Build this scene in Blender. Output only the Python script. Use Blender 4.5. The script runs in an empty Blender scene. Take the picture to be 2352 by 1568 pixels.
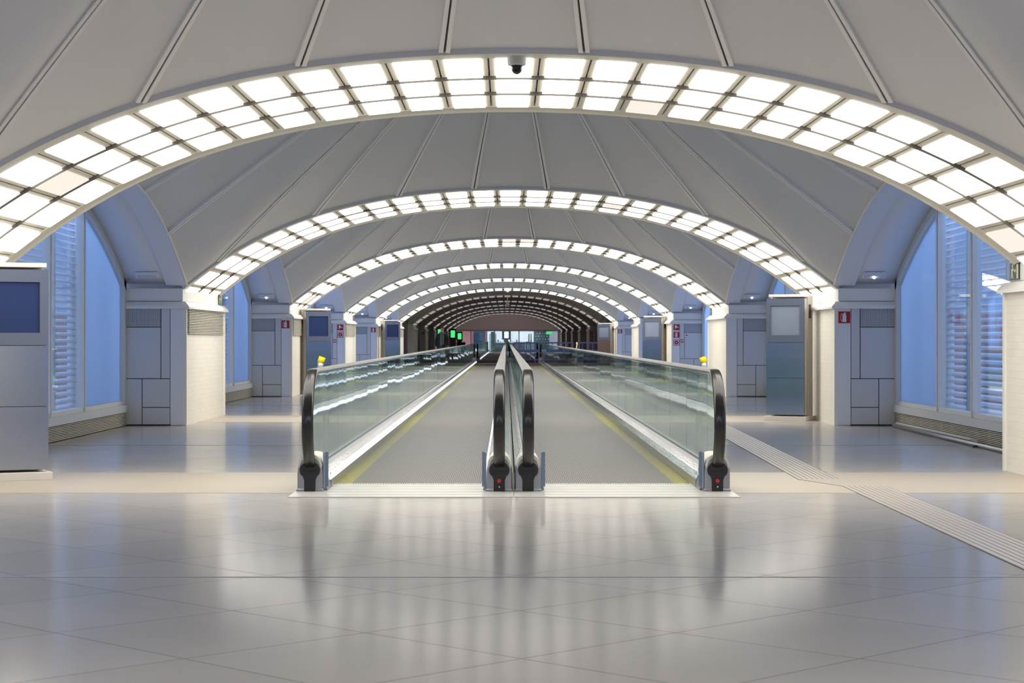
import bpy, bmesh, math, random
from mathutils import Vector, Matrix, Euler
random.seed(7)
S = bpy.context.scene
COL = S.collection
R = math.radians

# ---------------------------------------------------------------- camera, world, exposure
H = 1.26                                  # eye height
cd = bpy.data.cameras.new('camera'); cam = bpy.data.objects.new('camera', cd); COL.objects.link(cam)
cam.location = (-0.06, 0, H); cam.rotation_euler = (R(90), 0, 0)
cd.sensor_width = 36.0; cd.lens = 36.0*4400/2352
cd.shift_x = 13/2352; cd.shift_y = -7/2352
cd.clip_start = 0.1; cd.clip_end = 500
cd.dof.use_dof = True; cd.dof.focus_distance = 17.0; cd.dof.aperture_fstop = 9
S.camera = cam
w = bpy.data.worlds.new('dusk_sky'); S.world = w; w.use_nodes = True
wt = w.node_tree; bg = wt.nodes['Background']; bg.inputs[1].default_value = 1.0
_tc = wt.nodes.new('ShaderNodeTexCoord'); _sx = wt.nodes.new('ShaderNodeSeparateXYZ'); _mr = wt.nodes.new('ShaderNodeMapRange'); _mx = wt.nodes.new('ShaderNodeMix')
_mr.inputs[1].default_value = .04; _mr.inputs[2].default_value = .55; _mx.data_type = 'RGBA'
_mx.inputs[6].default_value = (.20, .35, .74, 1); _mx.inputs[7].default_value = (2.15, 3.05, 5.20, 1)      # dusk: dim low sky, brighter overhead
wt.links.new(_tc.outputs['Generated'], _sx.inputs[0]); wt.links.new(_sx.outputs[2], _mr.inputs[0]); wt.links.new(_mr.outputs[0], _mx.inputs[0]); wt.links.new(_mx.outputs[2], bg.inputs[0])
S.view_settings.view_transform = 'Standard'; S.view_settings.look = 'None'
S.view_settings.gamma = 1; S.view_settings.use_curve_mapping = False
S.view_settings.exposure = 0.13
S.cycles.transparent_max_bounces = 24
PANEL_POWER = 5.6

# ---------------------------------------------------------------- materials
def lin(c):
    return tuple(((v/255)/12.92 if v/255 <= .04045 else (((v/255)+.055)/1.055)**2.4) for v in c)
def new_mat(name):
    m = bpy.data.materials.new(name); m.use_nodes = True
    return m, m.node_tree, m.node_tree.nodes['Principled BSDF']
def pm(name, c, rough=.5, metal=0.0, noise=0.0, nscale=6.0, emit=None, estr=0.0, spec=None, coat=0.0, bump=0.0, bscale=40, stretch=(1,1,1)):
    m, t, b = new_mat(name); L = t.links
    col = (*lin(c), 1)
    b.inputs['Base Color'].default_value = col
    b.inputs['Roughness'].default_value = rough; b.inputs['Metallic'].default_value = metal
    if spec is not None: b.inputs['Specular IOR Level'].default_value = spec
    if coat: b.inputs['Coat Weight'].default_value = coat; b.inputs['Coat Roughness'].default_value = .08
    if emit:
        b.inputs['Emission Color'].default_value = (*lin(emit), 1); b.inputs['Emission Strength'].default_value = estr
    if noise or bump:
        tc = t.nodes.new('ShaderNodeTexCoord'); mp = t.nodes.new('ShaderNodeMapping'); mp.inputs['Scale'].default_value = stretch
        L.new(tc.outputs['Object'], mp.inputs[0])
    if noise:
        n = t.nodes.new('ShaderNodeTexNoise'); n.inputs['Scale'].default_value = nscale; n.inputs['Detail'].default_value = 5
        L.new(mp.outputs[0], n.inputs[0])
        r = t.nodes.new('ShaderNodeMapRange'); r.inputs[3].default_value = 1-noise; r.inputs[4].default_value = 1+noise
        L.new(n.outputs[0], r.inputs[0])
        x = t.nodes.new('ShaderNodeVectorMath'); x.operation = 'SCALE'; x.inputs[0].default_value = col[:3]
        L.new(r.outputs[0], x.inputs['Scale']); L.new(x.outputs[0], b.inputs['Base Color'])
    if bump:
        n2 = t.nodes.new('ShaderNodeTexNoise'); n2.inputs['Scale'].default_value = bscale; n2.inputs['Detail'].default_value = 3
        L.new(mp.outputs[0], n2.inputs[0])
        bp = t.nodes.new('ShaderNodeBump'); bp.inputs['Strength'].default_value = bump; bp.inputs['Distance'].default_value = .01
        L.new(n2.outputs[0], bp.inputs['Height']); L.new(bp.outputs[0], b.inputs['Normal'])
    return m
def emis(name, c, strength):
    m = bpy.data.materials.new(name); m.use_nodes = True; t = m.node_tree; t.nodes.clear()
    o = t.nodes.new('ShaderNodeOutputMaterial'); e = t.nodes.new('ShaderNodeEmission')
    e.inputs[0].default_value = (*lin(c), 1); e.inputs[1].default_value = strength
    t.links.new(e.outputs[0], o.inputs[0]); return m
def math_node(t, op, a, b=None, c=None):
    n = t.nodes.new('ShaderNodeMath'); n.operation = op
    for i, v in enumerate((a, b, c)):
        if v is None: continue
        if isinstance(v, (int, float)): n.inputs[i].default_value = v
        else: t.links.new(v, n.inputs[i])
    return n.outputs[0]

M = {}
M['white'] = pm('warm_white_paint', (232, 228, 220), .45)
M['capital'] = pm('white_enamel', (232, 230, 224), .35)
M['cream'] = pm('cream_metal', (214, 208, 192), .4)
M['fascia'] = pm('grey_white_metal', (205, 205, 206), .4)
M['lavender'] = pm('pale_plaster', (226, 227, 232), .55)
M['ceiling'] = pm('grey_vault_panel', (220, 217, 212), .75, noise=.035, nscale=1.2, bump=.12, bscale=90)
M['rib'] = pm('rib_rail', (240, 236, 228), .5)
M['dark'] = pm('dark_gap', (62, 60, 57), .7)
M['olive'] = pm('olive_slot', (96, 88, 60), .6)
M['steel'] = pm('brushed_steel_panel', (204, 204, 206), .42, metal=.35, noise=.05, nscale=3, stretch=(40, 40, 1))
M['polish'] = pm('polished_steel', (200, 200, 202), .12, metal=1.0, bump=.25, bscale=9, stretch=(6, .6, 6))
M['skirt'] = pm('brushed_skirt_steel', (170, 170, 172), .28, metal=1.0)
M['rubber'] = pm('black_handrail_rubber', (26, 25, 24), .22, spec=.6)
M['rubber_dk'] = pm('black_inlet_plastic', (22, 22, 23), .5)
M['newel'] = pm('grey_newel_metal', (150, 151, 156), .35, metal=.7, noise=.06, nscale=8, stretch=(6, 6, 1))
M['newel_top'] = pm('pale_newel_cap', (214, 208, 198), .4)
M['guard'] = pm('blue_grey_guard', (128, 140, 158), .4, metal=.3)
M['plate'] = pm('pale_floor_plate', (208, 206, 198), .3, metal=.25, noise=.03, nscale=4)
M['yellow'] = pm('yellow_paint', (206, 196, 20), .45)
M['cap_yellow'] = pm('yellow_cap_plastic', (250, 226, 10), .4)
M['chrome'] = pm('satin_chrome', (214, 210, 204), .34, metal=.75)
M['alu'] = pm('window_frame_alu', (204, 205, 204), .45)
M['sill'] = pm('sill_board', (196, 197, 200), .5)
M['slat'] = pm('cream_slat', (206, 200, 184), .45)
M['louvre'] = pm('white_outside_louvre', (196, 200, 208), .6)
M['redsign'] = pm('red_sign', (178, 8, 16), .4)
M['signwhite'] = pm('sign_white', (214, 222, 224), .4)
M['exitgreen'] = pm('dark_green_sign', (38, 58, 44), .4)
M['exitcream'] = pm('cream_pictogram', (222, 222, 186), .4)
M['kframe'] = pm('kiosk_grey_metal', (110, 118, 136), .32, metal=.55)
M['kside'] = pm('kiosk_greige_side', (184, 178, 170), .5)
M['kcap'] = pm('kiosk_pale_cap', (204, 199, 194), .5)
M['kpanel'] = pm('kiosk_brushed_steel', (168, 174, 186), .2, metal=1.0)
M['navy'] = pm('navy_screen', (38, 52, 94), .3, spec=.3)
M['greyscreen'] = pm('grey_screen', (122, 132, 150), .35, spec=.3)
M['maroon'] = pm('dark_maroon_panel', (70, 40, 42), .3)
M['camgrey'] = pm('camera_housing', (196, 194, 186), .4)
M['camdome'] = pm('smoked_dome', (18, 19, 22), .08)
M['blueplastic'] = pm('blue_barrier_plastic', (140, 144, 255), .45)
M['brickred'] = pm('outside_red_brick', (140, 96, 90), .8, noise=.15, nscale=5)
M['outground'] = pm('outside_paving', (120, 122, 126), .8, noise=.08, nscale=2)
M['ledstrip'] = emis('led_strip', (224, 232, 255), 1.7)
M['led'] = emis('led_blue_white', (215, 225, 255), 22)
M['lens_off'] = pm('frosted_lens', (200, 202, 208), .4)
M['lit'] = emis('lit_diffuser', (255, 250, 241), PANEL_POWER)
M['dimlit'] = emis('dim_diffuser', (255, 246, 232), .9)
M['midlit'] = emis('mid_diffuser', (255, 245, 230), 1.6)
M['unlit'] = pm('faint_diffuser', (206, 196, 194), .35, emit=(255, 240, 236), estr=.33)  # low glow added to these panels to lift the dark stretch
M['button'] = pm('red_button', (190, 30, 34), .35)
M['skin'] = pm('skin', (206, 150, 120), .55)
M['hair'] = pm('black_hair', (24, 20, 18), .6)
M['jacket'] = pm('black_jacket', (22, 24, 28), .7)
M['scarf'] = pm('olive_grey_scarf', (104, 106, 92), .9, bump=.3, bscale=60)
M['jeans'] = pm('dark_trousers', (34, 36, 46), .8)
M['shoe'] = pm('dark_shoes', (24, 22, 22), .5)
M['lips'] = pm('lips', (168, 96, 84), .5)
M['washer'] = emis('wall_washer_tube', (255, 238, 234), 60)  # tube of the added light behind the last arch
M['wallend'] = pm('grey_lilac_plaster', (238, 226, 228), .7)
M['beigetrim'] = pm('beige_trim', (206, 186, 172), .5)
M['shopwhite'] = pm('shop_white', (224, 232, 236), .4)
M['teal'] = pm('dark_teal', (44, 84, 88), .5)
M['pinkposter'] = pm('pink_poster', (206, 150, 138), .5, noise=.35, nscale=4)
M['blueposter'] = pm('blue_poster', (60, 96, 126), .5, noise=.7, nscale=5)
M['green_dk'] = pm('green_pillar', (16, 84, 62), .5)
M['screen_w'] = emis('white_screen', (205, 225, 255), 2.2)
M['green_lit'] = emis('green_lit_screen', (96, 255, 150), .8)
M['shoplight'] = emis('shop_ceiling_light', (255, 246, 240), 10)
M['black'] = pm('black_plastic', (16, 16, 17), .45)
M['redfloor'] = pm('reddish_mat', (92, 66, 70), .6)
M['goods_a'] = pm('goods_red', (150, 40, 46), .5); M['goods_b'] = pm('goods_navy', (40, 52, 70), .5); M['goods_c'] = pm('goods_white', (220, 220, 220), .5)

def brick_mat():
    m, t, b = new_mat('white_painted_brick'); L = t.links
    tc = t.nodes.new('ShaderNodeTexCoord'); sx = t.nodes.new('ShaderNodeSeparateXYZ'); L.new(tc.outputs['Object'], sx.inputs[0])
    cx = t.nodes.new('ShaderNodeCombineXYZ'); L.new(math_node(t, 'ADD', sx.outputs[0], sx.outputs[1]), cx.inputs[0]); L.new(sx.outputs[2], cx.inputs[1])
    br = t.nodes.new('ShaderNodeTexBrick'); L.new(cx.outputs[0], br.inputs[0])
    br.inputs['Scale'].default_value = 1; br.inputs['Brick Width'].default_value = .26; br.inputs['Row Height'].default_value = .068
    br.inputs['Mortar Size'].default_value = .003; br.inputs['Mortar Smooth'].default_value = .4
    a = (*lin((234, 229, 216)), 1); br.inputs['Color1'].default_value = a; br.inputs['Color2'].default_value = (*lin((230, 224, 210)), 1); br.inputs['Mortar'].default_value = (*lin((222, 216, 202)), 1)
    L.new(br.outputs[0], b.inputs['Base Color']); b.inputs['Roughness'].default_value = .45
    bp = t.nodes.new('ShaderNodeBump'); bp.inputs['Strength'].default_value = .25; bp.inputs['Distance'].default_value = .004; bp.invert = True
    L.new(br.outputs[1], bp.inputs['Height']); L.new(bp.outputs[0], b.inputs['Normal']); return m
M['brick'] = brick_mat()

def floor_mat():
    m, t, b = new_mat('polished_stone_floor'); L = t.links
    tc = t.nodes.new('ShaderNodeTexCoord'); sx = t.nodes.new('ShaderNodeSeparateXYZ'); L.new(tc.outputs['Object'], sx.inputs[0])
    X, Y = sx.outputs[0], sx.outputs[1]
    def line(u, pitch, width):
        f = math_node(t, 'FRACT', math_node(t, 'DIVIDE', u, pitch))
        d = math_node(t, 'ABSOLUTE', math_node(t, 'SUBTRACT', f, .5))
        return math_node(t, 'GREATER_THAN', d, .5-width/pitch/2), math_node(t, 'FLOOR', math_node(t, 'DIVIDE', u, pitch))
    la, ia = line(math_node(t, 'ADD', math_node(t, 'ADD', X, Y), -8.87), 1.33, .016)
    lb, ib = line(math_node(t, 'ADD', math_node(t, 'SUBTRACT', Y, X), -8.87), 1.33, .016)
    joint = math_node(t, 'MAXIMUM', la, lb)
    cx = t.nodes.new('ShaderNodeCombineXYZ'); L.new(ia, cx.inputs[0]); L.new(ib, cx.inputs[1])
    wn = t.nodes.new('ShaderNodeTexWhiteNoise'); wn.noise_dimensions = '3D'; L.new(cx.outputs[0], wn.inputs[0])
    n = t.nodes.new('ShaderNodeTexNoise'); n.inputs['Scale'].default_value = 1.3; n.inputs['Detail'].default_value = 8; L.new(tc.outputs['Object'], n.inputs[0])
    n2 = t.nodes.new('ShaderNodeTexNoise'); n2.inputs['Scale'].default_value = 60; n2.inputs['Detail'].default_value = 2; L.new(tc.outputs['Object'], n2.inputs[0])
    v = math_node(t, 'ADD', math_node(t, 'MULTIPLY', wn.outputs[0], .05), math_node(t, 'ADD', math_node(t, 'MULTIPLY', n.outputs[0], .16), math_node(t, 'MULTIPLY', n2.outputs[0], .05)))
    v = math_node(t, 'ADD', v, .86)
    v = math_node(t, 'MULTIPLY', v, math_node(t, 'SUBTRACT', 1.0, math_node(t, 'MULTIPLY', joint, .38)))
    s = t.nodes.new('ShaderNodeVectorMath'); s.operation = 'SCALE'; s.inputs[0].default_value = lin((166, 162, 157)); L.new(v, s.inputs['Scale'])
    t.nodes.remove(b); df = t.nodes.new('ShaderNodeBsdfDiffuse'); L.new(s.outputs[0], df.inputs[0])
    gl = t.nodes.new('ShaderNodeBsdfGlossy'); gl.inputs[0].default_value = (1, .985, .97, 1); mx = t.nodes.new('ShaderNodeMixShader')
    lw = t.nodes.new('ShaderNodeLayerWeight'); lw.inputs[0].default_value = .5
    fr = math_node(t, 'MINIMUM', math_node(t, 'ADD', math_node(t, 'MULTIPLY', math_node(t, 'POWER', lw.outputs['Facing'], 12.0), .76), .04), .56)
    fr = math_node(t, 'MULTIPLY', fr, math_node(t, 'SUBTRACT', 1.0, math_node(t, 'MULTIPLY', joint, .6)))
    L.new(fr, mx.inputs[0]); L.new(df.outputs[0], mx.inputs[1]); L.new(gl.outputs[0], mx.inputs[2]); L.new(mx.outputs[0], t.nodes['Material Output'].inputs[0])
    rr = t.nodes.new('ShaderNodeMapRange'); rr.inputs[3].default_value = .11; rr.inputs[4].default_value = .16; L.new(n.outputs[0], rr.inputs[0])
    L.new(rr.outputs[0], gl.inputs['Roughness'])
    return m
M['floor'] = floor_mat()
M['joint'] = pm('metal_joint', (120, 118, 116), .3, metal=.5)
M['band'] = pm('beige_travertine', (178, 168, 153), .42, noise=.07, nscale=3, stretch=(.5, 4, 1))
M['tactile'] = pm('tactile_strip_stone', (180, 172, 163), .4, noise=.05, nscale=8)

def belt_mat(name, c1, c2):
    m, t, b = new_mat(name); L = t.links
    tc = t.nodes.new('ShaderNodeTexCoord'); sx = t.nodes.new('ShaderNodeSeparateXYZ'); L.new(tc.outputs['Object'], sx.inputs[0])
    f = math_node(t, 'FRACT', math_node(t, 'DIVIDE', sx.outputs[0], .0172))
    g = math_node(t, 'GREATER_THAN', f, .48)
    fy = math_node(t, 'FRACT', math_node(t, 'DIVIDE', sx.outputs[1], .4))
    gy = math_node(t, 'GREATER_THAN', fy, .012)
    mix = t.nodes.new('ShaderNodeMix'); mix.data_type = 'RGBA'; mix.inputs[6].default_value = (*lin(c1), 1); mix.inputs[7].default_value = (*lin(c2), 1)
    L.new(math_node(t, 'MULTIPLY', g, gy), mix.inputs[0])
    L.new(mix.outputs[2], b.inputs['Base Color']); b.inputs['Roughness'].default_value = .38; b.inputs['Metallic'].default_value = .15
    return m
M['belt'] = belt_mat('grooved_pallet_metal', (22, 21, 20), (134, 129, 123))
M['beltyellow'] = belt_mat('yellow_pallet_edge', (40, 38, 8), (186, 178, 26))
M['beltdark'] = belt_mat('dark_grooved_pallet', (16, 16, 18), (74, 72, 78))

def glass_mat(name, tint, maxr, wave, base=.05):
    m = bpy.data.materials.new(name); m.use_nodes = True; t = m.node_tree; t.nodes.clear(); L = t.links
    o = t.nodes.new('ShaderNodeOutputMaterial'); mx = t.nodes.new('ShaderNodeMixShader')
    tr = t.nodes.new('ShaderNodeBsdfTransparent'); tr.inputs[0].default_value = (*tint, 1)
    gl = t.nodes.new('ShaderNodeBsdfGlossy'); gl.inputs['Roughness'].default_value = .015; gl.inputs[0].default_value = (.92, .97, .96, 1)
    lw = t.nodes.new('ShaderNodeLayerWeight'); lw.inputs[0].default_value = .5
    f = math_node(t, 'POWER', lw.outputs['Facing'], 5.0)
    f = math_node(t, 'MINIMUM', math_node(t, 'ADD', math_node(t, 'MULTIPLY', f, .9), base), maxr)
    L.new(f, mx.inputs[0]); L.new(tr.outputs[0], mx.inputs[1]); L.new(gl.outputs[0], mx.inputs[2]); L.new(mx.outputs[0], o.inputs[0])
    if wave:
        tc = t.nodes.new('ShaderNodeTexCoord'); mp = t.nodes.new('ShaderNodeMapping'); mp.inputs['Scale'].default_value = (1, 1.0, 1.0); L.new(tc.outputs['Object'], mp.inputs[0])
        n = t.nodes.new('ShaderNodeTexNoise'); n.inputs['Scale'].default_value = 1.15; n.inputs['Detail'].default_value = 1.0; L.new(mp.outputs[0], n.inputs[0])
        bp = t.nodes.new('ShaderNodeBump'); bp.inputs['Strength'].default_value = wave; bp.inputs['Distance'].default_value = .02
        L.new(n.outputs[0], bp.inputs['Height']); L.new(bp.outputs[0], gl.inputs['Normal'])
    return m
M['glass'] = glass_mat('balustrade_glass', (.90, .965, .945), .62, .095)
M['pane'] = glass_mat('window_glass', (.93, .96, 1.0), .5, 0)
def frost():
    m = bpy.data.materials.new('frosted_glass'); m.use_nodes = True; t = m.node_tree; t.nodes.clear(); L = t.links
    o = t.nodes.new('ShaderNodeOutputMaterial'); a = t.nodes.new('ShaderNodeMixShader'); tl = t.nodes.new('ShaderNodeBsdfTranslucent'); tl.inputs[0].default_value = (.60, .67, .74, 1)
    gl = t.nodes.new('ShaderNodeBsdfGlossy'); gl.inputs['Roughness'].default_value = .25
    a.inputs[0].default_value = .10; L.new(tl.outputs[0], a.inputs[1]); L.new(gl.outputs[0], a.inputs[2]); L.new(a.outputs[0], o.inputs[0]); return m
M['frost'] = frost()

# ---------------------------------------------------------------- mesh helpers
class MB:
    def __init__(s): s.v, s.f, s.m, s.sm = [], [], [], []
    def add(s, vs, fs, mi=0, smooth=False):
        o = len(s.v); s.v += [tuple(v) for v in vs]
        for f in fs: s.f.append(tuple(i+o for i in f)); s.m.append(mi); s.sm.append(smooth)
        return s
    def box(s, x0, x1, y0, y1, z0, z1, mi=0):
        if x0 > x1: x0, x1 = x1, x0
        return s.add([(x0,y0,z0),(x1,y0,z0),(x1,y1,z0),(x0,y1,z0),(x0,y0,z1),(x1,y0,z1),(x1,y1,z1),(x0,y1,z1)],
                     [(0,3,2,1),(4,5,6,7),(0,1,5,4),(1,2,6,5),(2,3,7,6),(3,0,4,7)], mi)
    def hexa(s, p, mi=0, smooth=False):     # 8 corner points, bottom four then top four
        return s.add(p, [(0,3,2,1),(4,5,6,7),(0,1,5,4),(1,2,6,5),(2,3,7,6),(3,0,4,7)], mi, smooth)
    def loft(s, rings, mi=0, closed=True, caps=True, smooth=False):
        n = len(rings[0]); vs = [p for r in rings for p in r]; fs = []
        for i in range(len(rings)-1):
            for j in range(n if closed else n-1):
                k = (j+1) % n; fs.append((i*n+j, i*n+k, (i+1)*n+k, (i+1)*n+j))
        if caps and closed: fs.append(tuple(range(n))[::-1]); fs.append(tuple(range((len(rings)-1)*n, len(rings)*n)))
        return s.add(vs, fs, mi, smooth)
    def tube(s, pts, r, seg=10, mi=0, caps=True):
        pts = [Vector(p) for p in pts]; rr = r if isinstance(r, (list, tuple)) else [r]*len(pts); rings = []; up = None
        for i, p in enumerate(pts):
            d = (pts[min(i+1, len(pts)-1)]-pts[max(i-1, 0)]).normalized()
            if up is None: up = Vector((0,0,1)) if abs(d.z) < .9 else Vector((0,1,0))
            a = d.cross(up).normalized(); b2 = a.cross(d).normalized(); up = b2
            rings.append([p + a*math.cos(2*math.pi*k/seg)*rr[i] + b2*math.sin(2*math.pi*k/seg)*rr[i] for k in range(seg)])
        return s.loft(rings, mi, True, caps, True)
    def lathe(s, prof, c=(0,0,0), seg=20, mi=0):      # prof: (radius, z)
        rings = [[(c[0]+max(r,1e-4)*math.cos(2*math.pi*k/seg), c[1]+max(r,1e-4)*math.sin(2*math.pi*k/seg), c[2]+z) for k in range(seg)] for r, z in prof]
        return s.loft(rings, mi, True, True, True)
    def prism(s, poly, y0, y1, mi=0):       # polygon in (x, z) swept along y
        return s.loft([[(x, y0, z) for x, z in poly], [(x, y1, z) for x, z in poly]], mi)
    def build(s, name, mats, parent=None, world=True):
        me = bpy.data.meshes.new(name)
        off = parent.location if (parent and world) else Vector((0,0,0))
        me.from_pydata([(v[0]-off[0], v[1]-off[1], v[2]-off[2]) for v in s.v], [], s.f); me.update()
        if not isinstance(mats, (list, tuple)): mats = [mats]
        for m in mats: me.materials.append(m)
        me.polygons.foreach_set('material_index', s.m); me.polygons.foreach_set('use_smooth', s.sm)
        bm = bmesh.new(); bm.from_mesh(me); bmesh.ops.recalc_face_normals(bm, faces=bm.faces); bm.to_mesh(me); bm.free()
        o = bpy.data.objects.new(name, me); COL.objects.link(o)
        if parent: o.parent = parent
        return o
def bev(o, wd=.005, seg=2):
    b = o.modifiers.new('edge_softening', 'BEVEL'); b.width = wd; b.segments = seg; b.limit_method = 'ANGLE'; return o
def thing(name, label, cat, loc=(0,0,0), group=None, rz=0):
    o = bpy.data.objects.new(name, None); COL.objects.link(o); o.empty_display_size = .1
    o.location = loc; o.rotation_euler = (0,0,rz); o['label'] = label; o['category'] = cat
    if group: o['group'] = group
    return o
def tag(o, label, cat, group=None):
    o['label'] = label; o['category'] = cat
    if group: o['group'] = group
    return o
def struct(o, label=None, cat=None):
    o['kind'] = 'structure'
    if label: o['label'] = label
    if cat: o['category'] = cat
    return o
def sempty(name, loc=(0,0,0)):
    o = bpy.data.objects.new(name, None); COL.objects.link(o); o.location = loc; o['kind'] = 'structure'; return o
ORD = ['zeroth','first','second','third','fourth','fifth','sixth','seventh','eighth','ninth','tenth','eleventh','twelfth','thirteenth']

# ---------------------------------------------------------------- layout numbers
AW = 3.55                                             # depth of an arch
AY = [0.9, 14.5] + [27.7 + 13.65*i for i in range(11)] + [177.6]   # fronts of arches 0..12, then the end wall
NA = 13
XS = 4.68                                             # springing
def zA(x): return H + 2.2 - .04*x*x - .0011*x**4
def dzA(x): return -.08*x - .0044*x**3
ZSPR = zA(XS)

# ---------------------------------------------------------------- floor
mb = MB(); mb.box(-5.75, 5.75, -13, 178.2, -.2, 0)
struct(mb.build('floor', M['floor']), 'polished grey stone floor with diagonal joints', 'floor')
mb = MB(); mb.box(-9, 9, 178.2, 204, -.2, 0)
struct(mb.build('floor', M['shopwhite']))
for k in range(0, NA):                                # beige stone bands under the back of each arch
    y0 = AY[k]+1.1
    mb = MB()
    if 1 < k < 7 or k > 8:
        mb.box(-4.72, -1.83, y0, y0+2.4, -.05, .002); mb.box(1.83, 4.72, y0, y0+2.4, -.05, .002)
    else: mb.box(-5.6, 5.6, y0, y0+2.4, -.05, .002)
    struct(mb.build('floor', M['band']))
for i, yj in enumerate((10.11, 22.6, 36.1)):
    mb = MB()
    if i: mb.box(-5.55, -1.83, yj, yj+.016, -.03, .002); mb.box(1.83, 5.55, yj, yj+.016, -.03, .002)
    else: mb.box(-5.6, 5.6, yj, yj+.016, -.03, .002)
    struct(mb.build('trim_%d' % (i+3), M['joint']))
# tactile strip: eight raised ribs on a pale band, with a sideways jog on the beige stone
t = thing('tactile_strip', 'pale ribbed tactile guide strip running along the floor, jogging sideways on the beige stone', 'floor strip', (2.9, 12, 0))
def strip(pts, name):
    mb = MB()
    for i in range(len(pts)-1):
        (xa, ya), (xb, yb) = pts[i], pts[i+1]; wd = .375
        mb.hexa([(xa,ya,0),(xa+wd,ya,0),(xb+wd,yb,0),(xb,yb,0),(xa,ya,.004),(xa+wd,ya,.004),(xb+wd,yb,.004),(xb,yb,.004)], 0)
        for j in range(8):
            a = .006+j*.046; c = .036
            mb.hexa([(xa+a,ya,.003),(xa+a+c,ya,.003),(xb+a+c,yb,.003),(xb+a,yb,.003),(xa+a+.003,ya,.007),(xa+a+c-.003,ya,.007),(xb+a+c-.003,yb,.007),(xb+a+.003,yb,.007)], 1)
    return mb.build(name, [M['olive_dark'], M['tactile']], t)
M['olive_dark'] = pm('strip_groove', (92, 84, 78), .6)
strip([(2.70, 3.0), (2.80, 16.3)], 'near_run'); strip([(2.80, 16.3), (2.54, 17.1)], 'jog'); strip([(2.54, 17.1), (2.76, 27.0), (2.76, 60)], 'far_run')

# ---------------------------------------------------------------- vaulted ceiling bays
def side_z(s): return ZSPR + 1.22*(1-(1-s)**2)
def bay(y0, y1, k):
    yc = (y0+y1)/2; L = (y1-y0)/2; crown = Vector((0, yc, H+4.0))
    def bz(x, y):
        s = min(abs(y-y0), abs(y1-y))/L
        return side_z(min(1, s)) if abs(x) >= XS-1e-6 else zA(x)
    def P(bx, by, t):
        zb = bz(bx, by); g = 1-(1-t)**1.2
        return Vector((bx*(1-t), by+(yc-by)*t, zb+(crown.z-zb)*g))
    n, q = 40, 24
    bd = [(-XS+2*XS*i/n, y1) for i in range(n)] + [(XS, y1+(y0-y1)*i/q) for i in range(q)] + [(XS-2*XS*i/n, y0) for i in range(n)] + [(-XS, y0+(y1-y0)*i/q) for i in range(q)]
    mb = MB(); T = [0,.03,.08,.15,.25,.37,.5,.63,.75,.86,.95,.995]
    rings = [[P(x, y, tt) for x, y in bd] for tt in T]
    rings += [[p+Vector((0,0,.06)) for p in r] for r in rings[::-1]]; rings.append(rings[0]); mb.loft(rings, 0, True, False, True)
    o = mb.build('ceiling', M['ceiling']); struct(o)
    if k == 1: o['label'] = 'grey domed vault of tapered panels between the arches'
    # ribs, far half (the half that can be seen)
    starts = [(s*x, y1) for x in (.53, 1.62, 2.83, 4.22) for s in (-1, 1)] + [(s*XS, y1-f*L) for f in (.32, .68) for s in (-1, 1)]
    for bx, by in starts:
        mb = MB(); pts = [P(bx, by, tt) for tt in [0,.06,.13,.2,.3,.42,.55,.7,.85,.97]]
        for off, wd, dz, mi in ((-.026, .034, .034, 0), (.026, .034, .034, 0), (0, .022, .028, 1)):
            rings = []
            for i, p in enumerate(pts):
                d = (pts[min(i+1, len(pts)-1)]-pts[max(0, i-1)]).normalized()
                sd = d.cross(Vector((0,0,1))).normalized(); up = sd.cross(d).normalized()
                c = p + sd*off*(1-.55*i/9)
                lo = -dz if mi == 0 else -.018
                wv = wd*(1-.4*i/9)
                rings.append([c-sd*wv/2+up*.02, c+sd*wv/2+up*.02, c+sd*wv/2+up*lo, c-sd*wv/2+up*lo])
            mb.loft(rings, mi)
        mb.build('ceiling_rib', [M['rib'], M['dark']], o)
    # side vaults over the windows
    for s in (-1, 1):
        ys = [y0+(y1-y0)*i/36 for i in range(37)]
        def zz(y): return side_z(min(1, min(abs(y-y0), abs(y1-y))/L))
        mb = MB(); mb.loft([[(s*(XS+.02), y, zz(y)), (s*5.72, y, zz(y)), (s*5.72, y, zz(y)+.08), (s*(XS+.02), y, zz(y)+.08)] for y in ys], 0, True, True, True)
        mb.build('side_vault', M['lavender'], o)
        mb = MB(); mb.loft([[(s*XS, y, zz(y)-.03), (s*(XS+.30), y, zz(y)-.03), (s*(XS+.30), y, zz(y)+.04), (s*XS, y, zz(y)+.04)] for y in ys], 0, True, True)
        mb.build('vault_band', M['lavender'], o)
        mb = MB(); mb.tube([(s*XS, y, zz(y)-.02) for y in ys], .018, 8)
        mb.build('edge_trim', M['white'], o)
    return o
BAYS = []
y0 = -12.75
for k in range(NA):
    BAYS.append((y0, AY[k])); bay(y0, AY[k], k); y0 = AY[k]+AW
BAYS.append((y0, AY[13])); bay(y0, AY[13], 13)

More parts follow.
